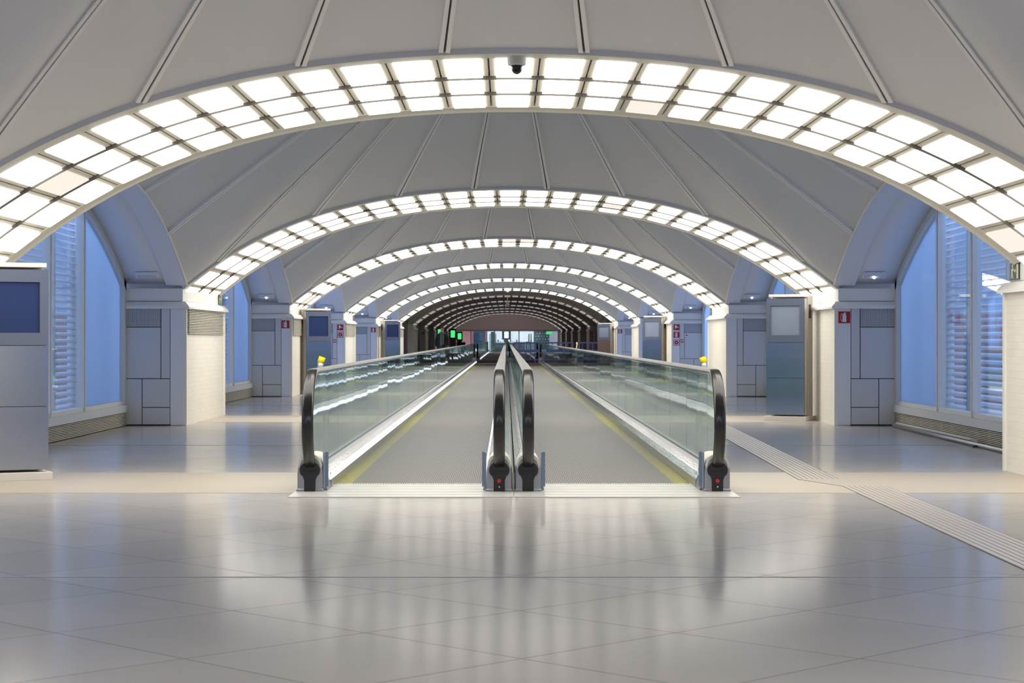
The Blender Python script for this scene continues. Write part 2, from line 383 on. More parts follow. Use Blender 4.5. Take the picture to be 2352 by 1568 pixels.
# ---------------------------------------------------------------- light arches
PW, PITCH = .288, .397
def arc_table():
    tb = [(0, 0)]; x = 0; s = 0
    while x < 5.2:
        s += math.hypot(.002, .002*dzA(x+.001)); x += .002; tb.append((s, x))
    return tb
TB = arc_table()
def at_arc(s):
    a = abs(s); i = min(len(TB)-1, int(a/TB[-1][0]*(len(TB)-1)*.92))
    while i < len(TB)-1 and TB[i][0] < a: i += 1
    while i > 0 and TB[i-1][0] > a: i -= 1
    return math.copysign(TB[i][1], s) if s else 0.0
def arch_frame(s):          # point on the soffit, tangent, outward normal
    x = at_arc(s); tx = Vector((1, 0, dzA(x))).normalized(); n = Vector((-tx.z, 0, tx.x))
    return Vector((x, 0, zA(x)-.046)), tx, n
M['divider0'] = pm('grey_divider', (74, 70, 64), .5)
def panel_mesh(name, length, mat):
    mb = MB(); mb.box(-PW/2, PW/2, -length/2, length/2, .0, .03, 0)
    mb.m[1] = 1
    o = mb.build(name, [mat, M['cream'], M['divider']]); me = o.data; bpy.data.objects.remove(o); return me
M['divider'] = pm('divider_bar', (120, 114, 104), .5)
PM = {k: panel_mesh('light_panel', .985, M[k]) for k in ('lit', 'midlit', 'dimlit')}
M['faint_far'] = pm('faint_diffuser_far', (206, 196, 194), .35, emit=(255, 240, 236), estr=.4)  # added glow, stronger on the last arches to help light the end wall
PM_FAINT = panel_mesh('light_panel', 3.0, M['unlit']); PM_FAR = panel_mesh('light_panel', 3.0, M['faint_far'])
def frame_mesh():
    mb = MB(); sec = [(0,.046),(0,0),(.225,0),(.235,.035),(3.285,.035),(3.295,0),(3.45,-.012),(3.5,-.028),(3.54,-.022),(3.55,0),(3.55,.22),(.05,.22)]
    N = 72; smax = TB[-1][0]; 
    smax = min(s for s, x in TB if x >= 4.725)
    rings = []
    for i in range(N+1):
        p, tx, n = arch_frame(-smax+2*smax*i/N)
        rings.append([Vector((p.x, y, p.z))+n*h for y, h in sec])
    nn = len(sec); vs = [p for r in rings for p in r]
    for j in range(nn):
        k = (j+1) % nn; fs = [(i*nn+j, i*nn+k, (i+1)*nn+k, (i+1)*nn+j) for i in range(N)]
        v2 = []; f2 = []
        for i in range(N+1): v2 += [rings[i][j], rings[i][k]]
        f2 = [(2*i, 2*i+1, 2*i+3, 2*i+2) for i in range(N)]
        mi = 1 if j == 3 else (2 if j in (0,) else 0)
        mb.add(v2, f2, mi, True)
    for e in (rings[0], rings[-1]): mb.add(e, [tuple(range(nn))], 0)
    return mb, smax
fm, SMAX = frame_mesh()
for c in range(-13, 14):                               # cross ribs between the panel columns, a dark slot between two halves
    for e in (-1, 1):
        s0 = (c-.5)*PITCH
        if abs(s0) > SMAX-.02: continue
        p, tx, n = arch_frame(s0+e*.030)
        a, b2 = p-tx*.0235, p+tx*.0235
        fm.hexa([Vector((a.x, .23, a.z))+n*.004, Vector((b2.x, .23, b2.z))+n*.004, Vector((b2.x, 3.29, b2.z))+n*.004, Vector((a.x, 3.29, a.z))+n*.004,
                 Vector((a.x, .23, a.z))+n*.034, Vector((b2.x, .23, b2.z))+n*.034, Vector((b2.x, 3.29, b2.z))+n*.034, Vector((a.x, 3.29, a.z))+n*.034], 0)
db = MB()
for yd in (0,):
    rg = []
    for i in range(61):
        p, tx, n = arch_frame(-SMAX+2*SMAX*i/60)
        rg.append([Vector((p.x, yd+a, p.z))+n*h for a, h in ((-.006, -.026), (.006, -.026), (.006, .03), (-.006, .03))])
    db.loft(rg, 0)
do = db.build('divider_bar', M['divider0']); DME = do.data; bpy.data.objects.remove(do)
fo = fm.build('arch_frame', [M['cream'], M['olive'], M['fascia']]); FME = fo.data; bpy.data.objects.remove(fo)
dim_set = {1: {(-10, 1): 'dimlit', (2, 2): 'midlit', (3, 2): 'dimlit', (4, 2): 'midlit', (-6, 2): 'midlit', (-5, 2): 'midlit', (9, 0): 'midlit', (10, 0): 'midlit', (-9, 0): 'midlit', (-8, 2): 'midlit', (11, 2): 'midlit', (-11, 0): 'midlit', (12, 2): 'dimlit'},
           2: {(4, 1): 'dimlit', (3, 0): 'midlit', (-12, 0): 'midlit', (-12, 1): 'midlit', (12, 2): 'midlit', (5, 0): 'midlit', (-6, 0): 'midlit', (-5, 0): 'midlit'},
           3: {(1, 0): 'dimlit', (0, 0): 'dimlit', (-12, 1): 'dimlit', (12, 0): 'midlit'}}
labels = {0: 'light arch of glowing panels overhead behind the viewer', 1: 'largest and nearest glowing light arch, with a dome camera under its crown'}
for k in range(2, 7): labels[k] = '%s glowing light arch counted from the viewer, beyond %s nearer ones' % (ORD[k], ['','','one','two','three','four','five'][k])
for k in range(7, 13): labels[k] = '%s faint grey arch beyond the brightly glowing ones' % ORD[k-6]
for k in range(NA):
    a = thing('light_arch', labels[k], 'ceiling light', (0, AY[k], 0), 'light arches across the vault')
    f = bpy.data.objects.new('arch_frame', FME); COL.objects.link(f); f.parent = a
    for yd in (1.2525, 2.2675) if k < 7 else ():
        f = bpy.data.objects.new('divider_bar', DME); COL.objects.link(f); f.parent = a; f.location = (0, yd, 0)
    for c in range(-13, 14):
        p, tx, n = arch_frame(c*PITCH if abs(c) < 13 else math.copysign(5.075, c))
        Rm = Matrix((( tx.x, 0, n.x, 0), (0, 1, 0, 0), (tx.z, 0, n.z, 0), (0, 0, 0, 1)))
        rows = ((0, .745), (1, 1.76), (2, 2.775)) if k < 7 else ((0, 1.76),)
        for r, yy in rows:
            me = PM_FAR if k >= 11 else PM_FAINT if k >= 7 else PM['midlit' if abs(c) == 13 else dim_set.get(k, {}).get((c, r), 'lit')]
            o = bpy.data.objects.new('light_panel', me); COL.objects.link(o); o.parent = a
            q = p-n*.012
            o.matrix_local = Matrix.Translation((q.x, yy, q.z)) @ Rm @ Matrix.Diagonal((.6 if abs(c) == 13 else 1, 1, 1, 1))

# ---------------------------------------------------------------- pillars
SIDE = {-1: 'left', 1: 'right'}
EXITS = {(1, 1), (2, -1), (3, 1), (4, -1)}
GRILL = {(2, -1), (3, -1), (4, -1), (5, -1), (6, -1)}
def pillar_label(k, s):
    if k == 0: return 'white pillar behind the viewer on the %s' % SIDE[s]
    if k == 1: return ('white brick pillar at the frame edge with a green exit sign' if s > 0 else 'white pillar hidden behind the nearest navy-screen kiosk')
    if k == 2: return ('white brick pillar with a fire extinguisher sign, behind the nearest grey-screen kiosk' if s > 0 else 'largest white brick pillar with louvre grille and bare steel panels')
    if k < 7: return 'white pillar carrying the %s end of the %s glowing arch' % (SIDE[s], ORD[k])
    return 'dim pillar carrying the %s end of the %s unlit arch' % (SIDE[s], ORD[k-6])
def pillar(k, s):
    A = AY[k]; D = 3.8
    t = thing('pillar', pillar_label(k, s), 'pillar', (s*5.15, A, 0), 'pillars carrying the arches')
    def bx(mb, x0, x1, *r, mi=0): return mb.box(s*x0, s*x1, *r, mi)
    mb = MB(); bx(mb, 4.70, 5.63, A, A+D, 0, 1.72); mb.build('shaft', M['brick'], t)
    mb = MB(); bx(mb, 4.682, 4.73, A-.012, A+.05, 0, 1.70); bx(mb, 4.682, 4.71, A+D-.06, A+D+.012, 0, 1.70); mb.build('corner_trim', M['white'], t)
    mb = MB(); bx(mb, 4.73, 4.915, A-.022, A+.01, .01, 1.695); mb.build('painted_panel', M['lavender'], t)
    mb = MB(); bx(mb, 4.915, 5.64, A-.015, A+.01, 0, 1.70); mb.build('panel_backing', M['dark'], t)
    x0, x1, g = 4.922, 5.632, .006
    xm, xn = 5.05, 5.32
    rects = [('grille_panel', xm+g, x1, 1.43, 1.69), ('steel_panel', xm+g, x1, .685, 1.418), ('steel_panel', x0, xm-g, .685, 1.69),
             ('steel_panel', xn+g, x1, .02, .673), ('steel_panel', x0, xn-g, .27, .673), ('steel_panel', x0, xn-g, .02, .258)]
    for nm, a, b2, z0, z1 in rects:
        mb = MB(); bx(mb, a, b2, A-.032, A-.012, z0, z1)
        if nm == 'grille_panel':
            nx = 40; nz = 14
            for i in range(nx+1): bx(mb, a+(b2-a-.006)*i/nx, a+(b2-a-.006)*i/nx+.006, A-.037, A-.03, z0, z1, mi=0)
            for j in range(nz+1): bx(mb, a, b2, A-.036, A-.03, z0+(z1-z0-.006)*j/nz, z0+(z1-z0-.006)*j/nz+.006, mi=0)
            mb.m[0:6] = [1]*6
        mb.build(nm, [M['steel'], M['dark']] if nm == 'grille_panel' else M['steel'], t)
    mb = MB()               # sloped cornice, mitred round the corner and along the inner face
    prof = [(0, 1.79), (.055, 1.735), (.065, 1.72), (.065, 1.69), (0, 1.69)]
    rings = [[(s*5.64, A-o-.02, z) for o, z in prof], [(s*(4.70-0), A-.02, z) if 0 else (s*(4.70-o), A-o-.02, z) for o, z in prof], [(s*(4.70-o), A+D+.04, z) for o, z in prof]]
    mb.loft(rings, 0); bx(mb, 4.70, 5.63, A, A+D, 1.69, 1.79); mb.build('cornice', M['capital'], t)
    mb = MB(); bx(mb, 4.74, 5.64, A+.01, A+D-.03, 1.80, 1.985); bx(mb, 4.76, 5.6, A+.06, A+D-.1, 1.77, 1.81)
    bev(mb.build('capital', M['capital'], t), .006)
    mb = MB(); bx(mb, 4.72, 5.66, A+.12, A+D-.3, 1.98, 2.12); mb.build('haunch', M['lavender'], t)
    if (k, s) in GRILL:
        mb = MB(); bx(mb, 4.692, 4.702, A+.18, A+D-.2, 1.32, 1.685, mi=1)
        for j in range(15): z = 1.325+j*.0245; mb.hexa([(s*4.672, A+.18, z), (s*4.696, A+.18, z+.006), (s*4.696, A+D-.2, z+.006), (s*4.672, A+D-.2, z), (s*4.672, A+.18, z+.012), (s*4.696, A+.18, z+.018), (s*4.696, A+D-.2, z+.018), (s*4.672, A+D-.2, z+.012)], 0)
        mb.build('louvre_grille', [M['slat'], M['dark']], t)
    return t
for k in range(NA):
    for s in (-1, 1): pillar(k, s)

# ---------------------------------------------------------------- windows between the pillars
nwin = 0
def window(k, s):
    global nwin
    y0, y1 = BAYS[k]; y0 += .28 if k else 0; A = y1; L = (BAYS[k][1]-BAYS[k][0])/2
    def zt(y): return side_z(min(1, min(abs(y-BAYS[k][0]), abs(A-y))/L))
    nwin += 1; xw = 5.62
    wd = sempty('window_%d' % nwin, (s*xw, (y0+y1)/2, 0))
    edges = [A-.12, A-2.72, A-4.57, A-6.42, A-8.1, y0+.02]
    ys = [y0+(A-.02-y0)*i/40 for i in range(41)]
    mb = MB(); mb.loft([[(s*(xw-.07), y, zt(y)-.11), (s*(xw+.05), y, zt(y)-.11), (s*(xw+.05), y, zt(y)+.01), (s*(xw-.07), y, zt(y)+.01)] for y in ys])
    for ya, yb in ((A-.16, A-.02), (y0, y0+.14)): mb.box(s*(xw-.07), s*(xw+.05), ya, yb, .3, max(zt(ya), zt(yb))+.0)
    mb.box(s*(xw-.05), s*(xw+.05), y0, A-.02, .30, .36); mb.build('window_frame', M['alu'], wd)
    for e in edges[1:5]:
        mb = MB(); mb.box(s*(xw-.06), s*(xw+.04), e-.035, e+.035, .31, zt(e)-.05); mb.box(s*(xw-.075), s*(xw-.06), e-.018, e+.018, .31, zt(e)-.05)
        mb.build('mullion', M['alu'], wd)
    for i in range(5):
        ya, yb = edges[i+1], edges[i]; mb = MB(); pts = [ya+(yb-ya)*j/8 for j in range(9)]
        poly = [(y, zt(y)-.04) for y in pts]; ring = [(ya, .33)] + poly + [(yb, .33)]
        mb.loft([[(s*(xw-.006), y, z) for y, z in ring], [(s*(xw+.006), y, z) for y, z in ring]])
        fr = i in (0, 4)
        mb.build('frosted_pane' if fr else 'glass_pane', M['frost'] if fr else M['pane'], wd)
    mb = MB(); mb.box(s*(xw-.10), s*(xw+.06), y0-.02, A-.035, .20, .305); mb.build('window_sill', M['sill'], wd)
    mb = MB(); mb.box(s*(xw-.02), s*(xw+.06), y0-.02, A-.035, 0, .20, 1)
    for j in range(9): z = .012+j*.0205; mb.box(s*(xw-.075), s*(xw-.03), y0-.02, A-.035, z, z+.0095)
    y = y0+.3
    while y < A-.2: mb.box(s*(xw-.05), s*(xw-.02), y, y+.012, 0, .2); y += .62
    struct(mb.build('baseboard_%s' % SIDE[s], [M['slat'], M['dark']]))
    if k >= 1 and k <= 3:
        t = thing('louvre_screen', 'white slatted louvre screen outside the %s windows before the %s glowing arch' % (SIDE[s], ORD[k]), 'louvre', (s*6.05, (y0+y1)/2, 0), 'louvre screens outside the windows')
        mb = MB()
        for j in range(34):
            z = .3+j*.09; xa, xb = 6.0, 6.1
            mb.hexa([(s*xa, y0+.1, z), (s*xb, y0+.1, z+.045), (s*xb, A+.4, z+.045), (s*xa, A+.4, z), (s*xa, y0+.1, z+.008), (s*xb, y0+.1, z+.053), (s*xb, A+.4, z+.053), (s*xa, A+.4, z+.008)])
        mb.build('slat', M['louvre'], t)
        for e in (A+.3, A-1.2, A-2.62, A-4.6, A-6.45, y0+.08):
            mb = MB(); mb.box(s*5.97, s*6.13, e-.03, e+.03, -.05, 3.4); mb.build('upright', M['alu'], t)
for k in range(0, 7):
    for s in (-1, 1): window(k, s)
for s in (-1, 1):
    mb = MB(); mb.box(s*5.66, s*5.8, -12.75, 0.9, 0, .3); mb.box(s*5.0, s*5.3, 86.1, 178, 0, 3.4); struct(mb.build('wall_%s' % SIDE[s], M['maroon']))
    mb = MB(); mb.box(s*9.0, s*9.3, 5, 110, -.05, 1.75); struct(mb.build('wall_outside_%s' % SIDE[s], M['brickred']), 'red brick wall outdoors beyond the louvres')
    mb = MB(); mb.box(s*5.76, s*60, -13, 205, -.3, -.05); struct(mb.build('floor_outside_%s' % SIDE[s], M['outground']))
    for k in range(NA):                               # roof slab edge above the pillar heads keeps the sky out
        mb = MB(); mb.box(s*4.76, s*5.8, AY[k]-.1, AY[k]+AW+.35, 2.11, 2.5); struct(mb.build('ceiling', M['lavender']))
mb = MB(); mb.box(-6, 6, -13.1, -12.7, 0, 5.5); struct(mb.build('wall_back', M['wallend']))

# ---------------------------------------------------------------- wall signs
def ext_pict(mb, y):
    mb.prism([(-.028,-.066),(.028,-.066),(.028,.03),(.016,.052),(-.016,.052),(-.028,.03)], y, y+.002)
    mb.box(-.009, .009, y, y+.002, .052, .07); mb.box(.0, .03, y, y+.002, .058, .066)
    arc = [(-.03-.022*math.sin(a), .0+.055*math.cos(a)) for a in [i*math.pi/10 for i in range(11)]]
    for i in range(10):
        (xa, za), (xb, zb) = arc[i], arc[i+1]; mb.box(min(xa, xb)-.002, max(xa, xb)+.002, y, y+.002, min(za, zb)-.002, max(za, zb)+.002)
def hose_pict(mb, y):
    mb.box(-.045, .012, y, y+.002, -.02, .055); mb.box(-.045, -.035, y, y+.002, -.062, -.02)
    mb.prism([(.012,.004),(.03,.008),(.055,.026),(.06,.014),(.04,.0),(.06,-.012),(.055,-.022),(.03,-.004),(.012,-.0)], y, y+.002)
def fire_sign(k, s, z, kind, label, group='fire safety signs on the pillars'):
    A = AY[k]; y = A-.03
    t = thing('fire_sign', label, 'sign', (s*4.822, y, z), group)
    mb = MB(); mb.box(-.085, .085, -.001, .007, -.085, .085, 0)
    if kind == 'alarm': mb.box(-.07, .07, -.003, -.001, -.07, .07, 1)
    bev(mb.build('sign_plate', [M['redsign'], M['signwhite']], t, False), .002)
    mb = MB()
    if kind == 'extinguisher': ext_pict(mb, -.004); mt = M['signwhite']
    elif kind == 'hose': hose_pict(mb, -.004); mt = M['signwhite']
    else:
        ring = lambda r: [(r*math.cos(a), r*math.sin(a)) for a in [2*math.pi*i/24 for i in range(24)]]
        mb.prism(ring(.058), -.006, -.003, 0); mb.prism(ring(.017), -.008, -.006, 1); mt = [M['redsign'], M['signwhite']]
    mb.build('pictogram', mt, t, False)
fire_sign(2, 1, 1.565, 'extinguisher', 'largest red fire extinguisher sign, on the pillar beside the nearest grey-screen kiosk')
fire_sign(3, -1, 1.565, 'extinguisher', 'red fire extinguisher sign on the pillar left of the second navy-screen kiosk')
fire_sign(4, -1, 1.575, 'hose', 'red fire hose sign above an alarm sign, just right of the second navy kiosk')
fire_sign(4, -1, 1.37, 'alarm', 'white sign with red alarm disc, right of the second navy kiosk')
fire_sign(5, -1, 1.565, 'extinguisher', 'small red extinguisher sign on the pillar left of the third navy kiosk')
fire_sign(6, -1, 1.575, 'hose', 'topmost of three small fire signs on the pillar right of the third navy kiosk')
fire_sign(6, -1, 1.375, 'extinguisher', 'middle of three small fire signs on the pillar right of the third navy kiosk')
fire_sign(6, -1, 1.175, 'alarm', 'lowest of three small fire signs on the pillar right of the third navy kiosk')
fire_sign(4, 1, 1.58, 'hose', 'red fire hose sign above two others beside the second grey-screen kiosk')
fire_sign(4, 1, 1.365, 'extinguisher', 'red extinguisher sign between two others beside the second grey-screen kiosk')
fire_sign(4, 1, 1.145, 'alarm', 'alarm disc sign lowest of three, beside the second grey-screen kiosk')
fire_sign(6, 1, 1.565, 'extinguisher', 'small red extinguisher sign beside the brown-fronted kiosk')
fire_sign(7, 1, 1.565, 'extinguisher', 'dim red extinguisher sign on the first unlit pillar, beyond the brown-fronted kiosk')
fire_sign(8, 1, 1.56, 'hose', 'dim topmost of three red signs on the second unlit pillar')
fire_sign(8, 1, 1.36, 'extinguisher', 'dim middle one of three red signs on the second unlit pillar')
fire_sign(8, 1, 1.16, 'alarm', 'dim lowest of three red signs on the second unlit pillar')
fire_sign(8, -1, 1.56, 'extinguisher', 'dim red extinguisher sign on the unlit pillar behind the walking man')
# call point and warning sticker on the steel panels near the second grey kiosk
for k, s, lab in ((4, 1, 'small red and white call point on the steel panel beside three fire signs'), (4, -1, 'small red and white call point half hidden by the second navy kiosk')):
    t = thing('call_point', lab, 'alarm button', (s*4.985, AY[k]-.032, 1.19))
    mb = MB(); mb.box(-.042, .042, -.03, 0, -.042, .042); bev(mb.build('housing', M['redsign'], t, False), .004)
    mb = MB(); mb.box(-.036, .036, -.034, -.029, -.016, .018); mb.build('window_plate', M['signwhite'], t, False)
t = thing('warning_sticker', 'small white square sticker with a red bolt mark on a steel panel', 'sticker', (5.115, AY[4]-.032, 1.345))
mb = MB(); mb.box(-.05, .05, -.003, 0, -.055, .055); mb.build('sticker_base', M['signwhite'], t, False)
mb = MB(); mb.prism([(-.02,.045),(-.035,.01),(-.01,.0),(-.022,-.05),(.012,-.006),(.03,-.02),(.038,.005),(.005,.02)], -.005, -.003); mb.build('bolt_mark', M['redsign'], t, False)
# exit signs on the capitals
for (k, s) in sorted(EXITS):
    A = AY[k]
    lab = {(1, 1): 'largest dark green running-man exit sign on the nearest pillar head', (2, -1): 'exit sign at the end of the largest louvred pillar head', (3, 1): 'small exit sign on the pillar head just before the nearest grey kiosk',
           (4, -1): 'small exit sign on the pillar head right of the second navy kiosk'}[(k, s)]
    t = thing('exit_sign', lab, 'sign', (s*4.74, A+3.56, 1.892), 'exit signs on pillar heads')
    i = -s
    mb = MB(); mb.box(-.001, i*.012, -.16, .16, -.082, .082); mb.build('sign_plate', M['exitgreen'], t, False)
    mb = MB(); f = i*.0121; g2 = i*.014
    def q(pts): mb.loft([[(f, y*s, z) for y, z in pts], [(g2, y*s, z) for y, z in pts]])
    q([(.055+.018*math.cos(a), .05+.016*math.sin(a)) for a in [k2*math.pi/5 for k2 in range(10)]])
    q([(.03,.03),(.065,.03),(.085,-.01),(.06,-.015)]); q([(.03,.03),(.0,.01),(.0,-.002),(.035,.014)]); q([(.06,-.01),(.08,-.01),(.05,-.07),(.03,-.065)]); q([(.07,-.01),(.088,-.01),(.12,-.06),(.10,-.066)])
    q([(.065,.028),(.1,.02),(.11,-.01),(.1,-.012),(.092,.01),(.07,.014)])
    q([(-.14,.065),(-.09,.065),(-.09,-.07),(-.14,-.07)]); q([(-.03,.03),(-.06,.006),(-.03,-.018),(-.03,-.002),(-.005,-.002),(-.005,.01),(-.03,.01)])
    mb.build('pictogram', M['exitcream'], t, False)

# ---------------------------------------------------------------- emergency lights on the side vaults
for k in range(2, 7):
    for s in (-1, 1):
        A = AY[k]; s_ = .06; L = (BAYS[k][1]-BAYS[k][0])/2; y = A-s_*L; z = side_z(s_)-.03
        ang = math.atan2(1.22*2*(1-s_)/L, 1)
        lit = not (k == 2 and s < 0)
        t = thing('emergency_light', '%s emergency light on the %s side vault above the pillar of the %s glowing arch' % ('glowing' if lit else 'unlit', SIDE[s], ORD[k]), 'light', (s*5.2, y, z), 'emergency lights on the side vaults')
        t.rotation_euler = (-ang, 0, 0)
        mb = MB(); mb.box(-.165, .165, -.06, .06, -.03, .02); bev(mb.build('housing', M['lavender'], t, False), .008)
        mb = MB(); mb.box(-.14, .14, -.045, .045, -.037, -.029); mb.build('diffuser', M['lens_off'], t, False)
        if lit:
            mb = MB(); mb.lathe([(.0, -.062), (.012, -.058), (.017, -.046), (.017, -.036)], seg=14); mb.build('lamp', M['led'], t, False)

# ---------------------------------------------------------------- dome camera, hanging speaker, small sensor
t = thing('security_camera', 'white dome security camera under the crown of the nearest arch', 'camera', (0.02, AY[1]+.16, H+2.155))
mb = MB(); mb.lathe([(.076, 0), (.076, -.008), (.073, -.011), (.072, -.056), (.064, -.066), (.045, -.069)], seg=32); mb.build('housing', M['camgrey'], t, False)
mb = MB(); mb.lathe([(.045, -.066), (.044, -.084), (.039, -.106), (.028, -.124), (.012, -.133), (.0, -.135)], seg=28); mb.build('dome_lens', M['camdome'], t, False)
t = thing('hanging_camera', 'pale camera housing hanging on a rod under the first unlit arch', 'camera', (0, AY[7]+2.0, H+2.14))
mb = MB(); mb.tube([(0,0,.03), (0,0,-.33)], .022, 10); mb.build('rod', M['camgrey'], t, False)
mb = MB(); mb.lathe([(.05, -.31), (.10, -.36), (.10, -.52), (.08, -.55)], seg=20); mb.build('housing', M['camgrey'], t, False)
mb = MB(); mb.lathe([(.06, -.55), (.05, -.59), (.0, -.61)], seg=16); mb.build('dome_lens', M['camdome'], t, False)
t = thing('security_camera', 'small pale dome camera under the crown of the sixth glowing arch', 'camera', (0, AY[6]+3.5, H+2.13))
mb = MB(); mb.lathe([(.075, .0), (.075, -.05), (.055, -.065)], seg=20); mb.build('housing', M['camgrey'], t, False)
mb = MB(); mb.lathe([(.04, -.06), (.03, -.085), (.0, -.095)], seg=16); mb.build('dome_lens', M['camdome'], t, False)

# ---------------------------------------------------------------- kiosks
def kiosk(x, y, rz, scr, label, panel=None):
    t = thing('information_kiosk', label, 'kiosk', (x, y, 0), 'information kiosks beside the pillars', rz)
    W, D, Ht = .30, .42, 1.87
    mb = MB(); mb.box(-W-.035, W+.035, -.05, D+.05, 0, .075); bev(mb.build('plinth', M['kcap'], t, False), .006)
    mb = MB(); mb.box(-W+.01, W-.01, .0, .12, .095, Ht); mb.box(-W+.03, W-.03, .12, .17, .095, Ht); mb.box(-W+.005, W-.005, .17, D, .075, Ht+.03)
    mb.build('cabinet', M['kside'], t, False)
    mb = MB()
    for sgn in (-1, 1):
        mb.box(sgn*(W-.006), sgn*(W-.002), .21, .33, Ht-.30, Ht-.09)
    mb.build('vent', M['dark'], t, False)
    zb = 1.20                                          # frame round the screen
    mb = MB(); mb.box(-W, W, -.03, 0, 1.76, Ht); mb.box(-W, W, -.03, 0, zb, 1.31); mb.box(-W, -.235, -.03, 0, 1.31, 1.76); mb.box(.225, W, -.03, 0, 1.31, 1.76)
    mb.build('screen_surround', M['kframe'], t, False)
    mb = MB(); mb.box(-.24, .23, -.012, -.002, 1.305, 1.765); mb.build('screen', scr, t, False)
    for z0, z1 in ((.66, zb-.006), (.10, .654)):
        mb = MB(); mb.box(-W, W, -.03, 0, z0, z1); mb.build('front_panel', panel or M['kpanel'], t, False)
    mb = MB(); mb.box(-W+.03, W-.01, -.015, D+.01, Ht+.02, Ht+.06); bev(mb.build('top_cap', M['kcap'], t, False), .005)
kiosk(-4.42, 16.95, R(26), M['navy'], 'nearest navy-screen information kiosk, cut by the frame edge')
kiosk(4.20, 29.2, R(-26), M['greyscreen'], 'nearest grey-screen information kiosk beside the pillar with the extinguisher sign')
kiosk(-4.30, 43.2, R(26), M['navy'], 'second navy-screen information kiosk, standing behind a yellow-capped post')
kiosk(4.28, 57.0, R(-26), M['greyscreen'], 'second grey-screen information kiosk, left of three fire signs')
kiosk(-4.2, 69.6, R(26), M['navy'], 'third and smallest navy-screen information kiosk')
kiosk(4.2, 83.5, R(-26), M['greyscreen'], 'brown-fronted information kiosk with a grey screen, where the unlit stretch begins', pm('brown_reflection_panel', (122, 98, 88), .3, metal=.5))  # brown front: reflection of the dark surroundings put into the panel colour

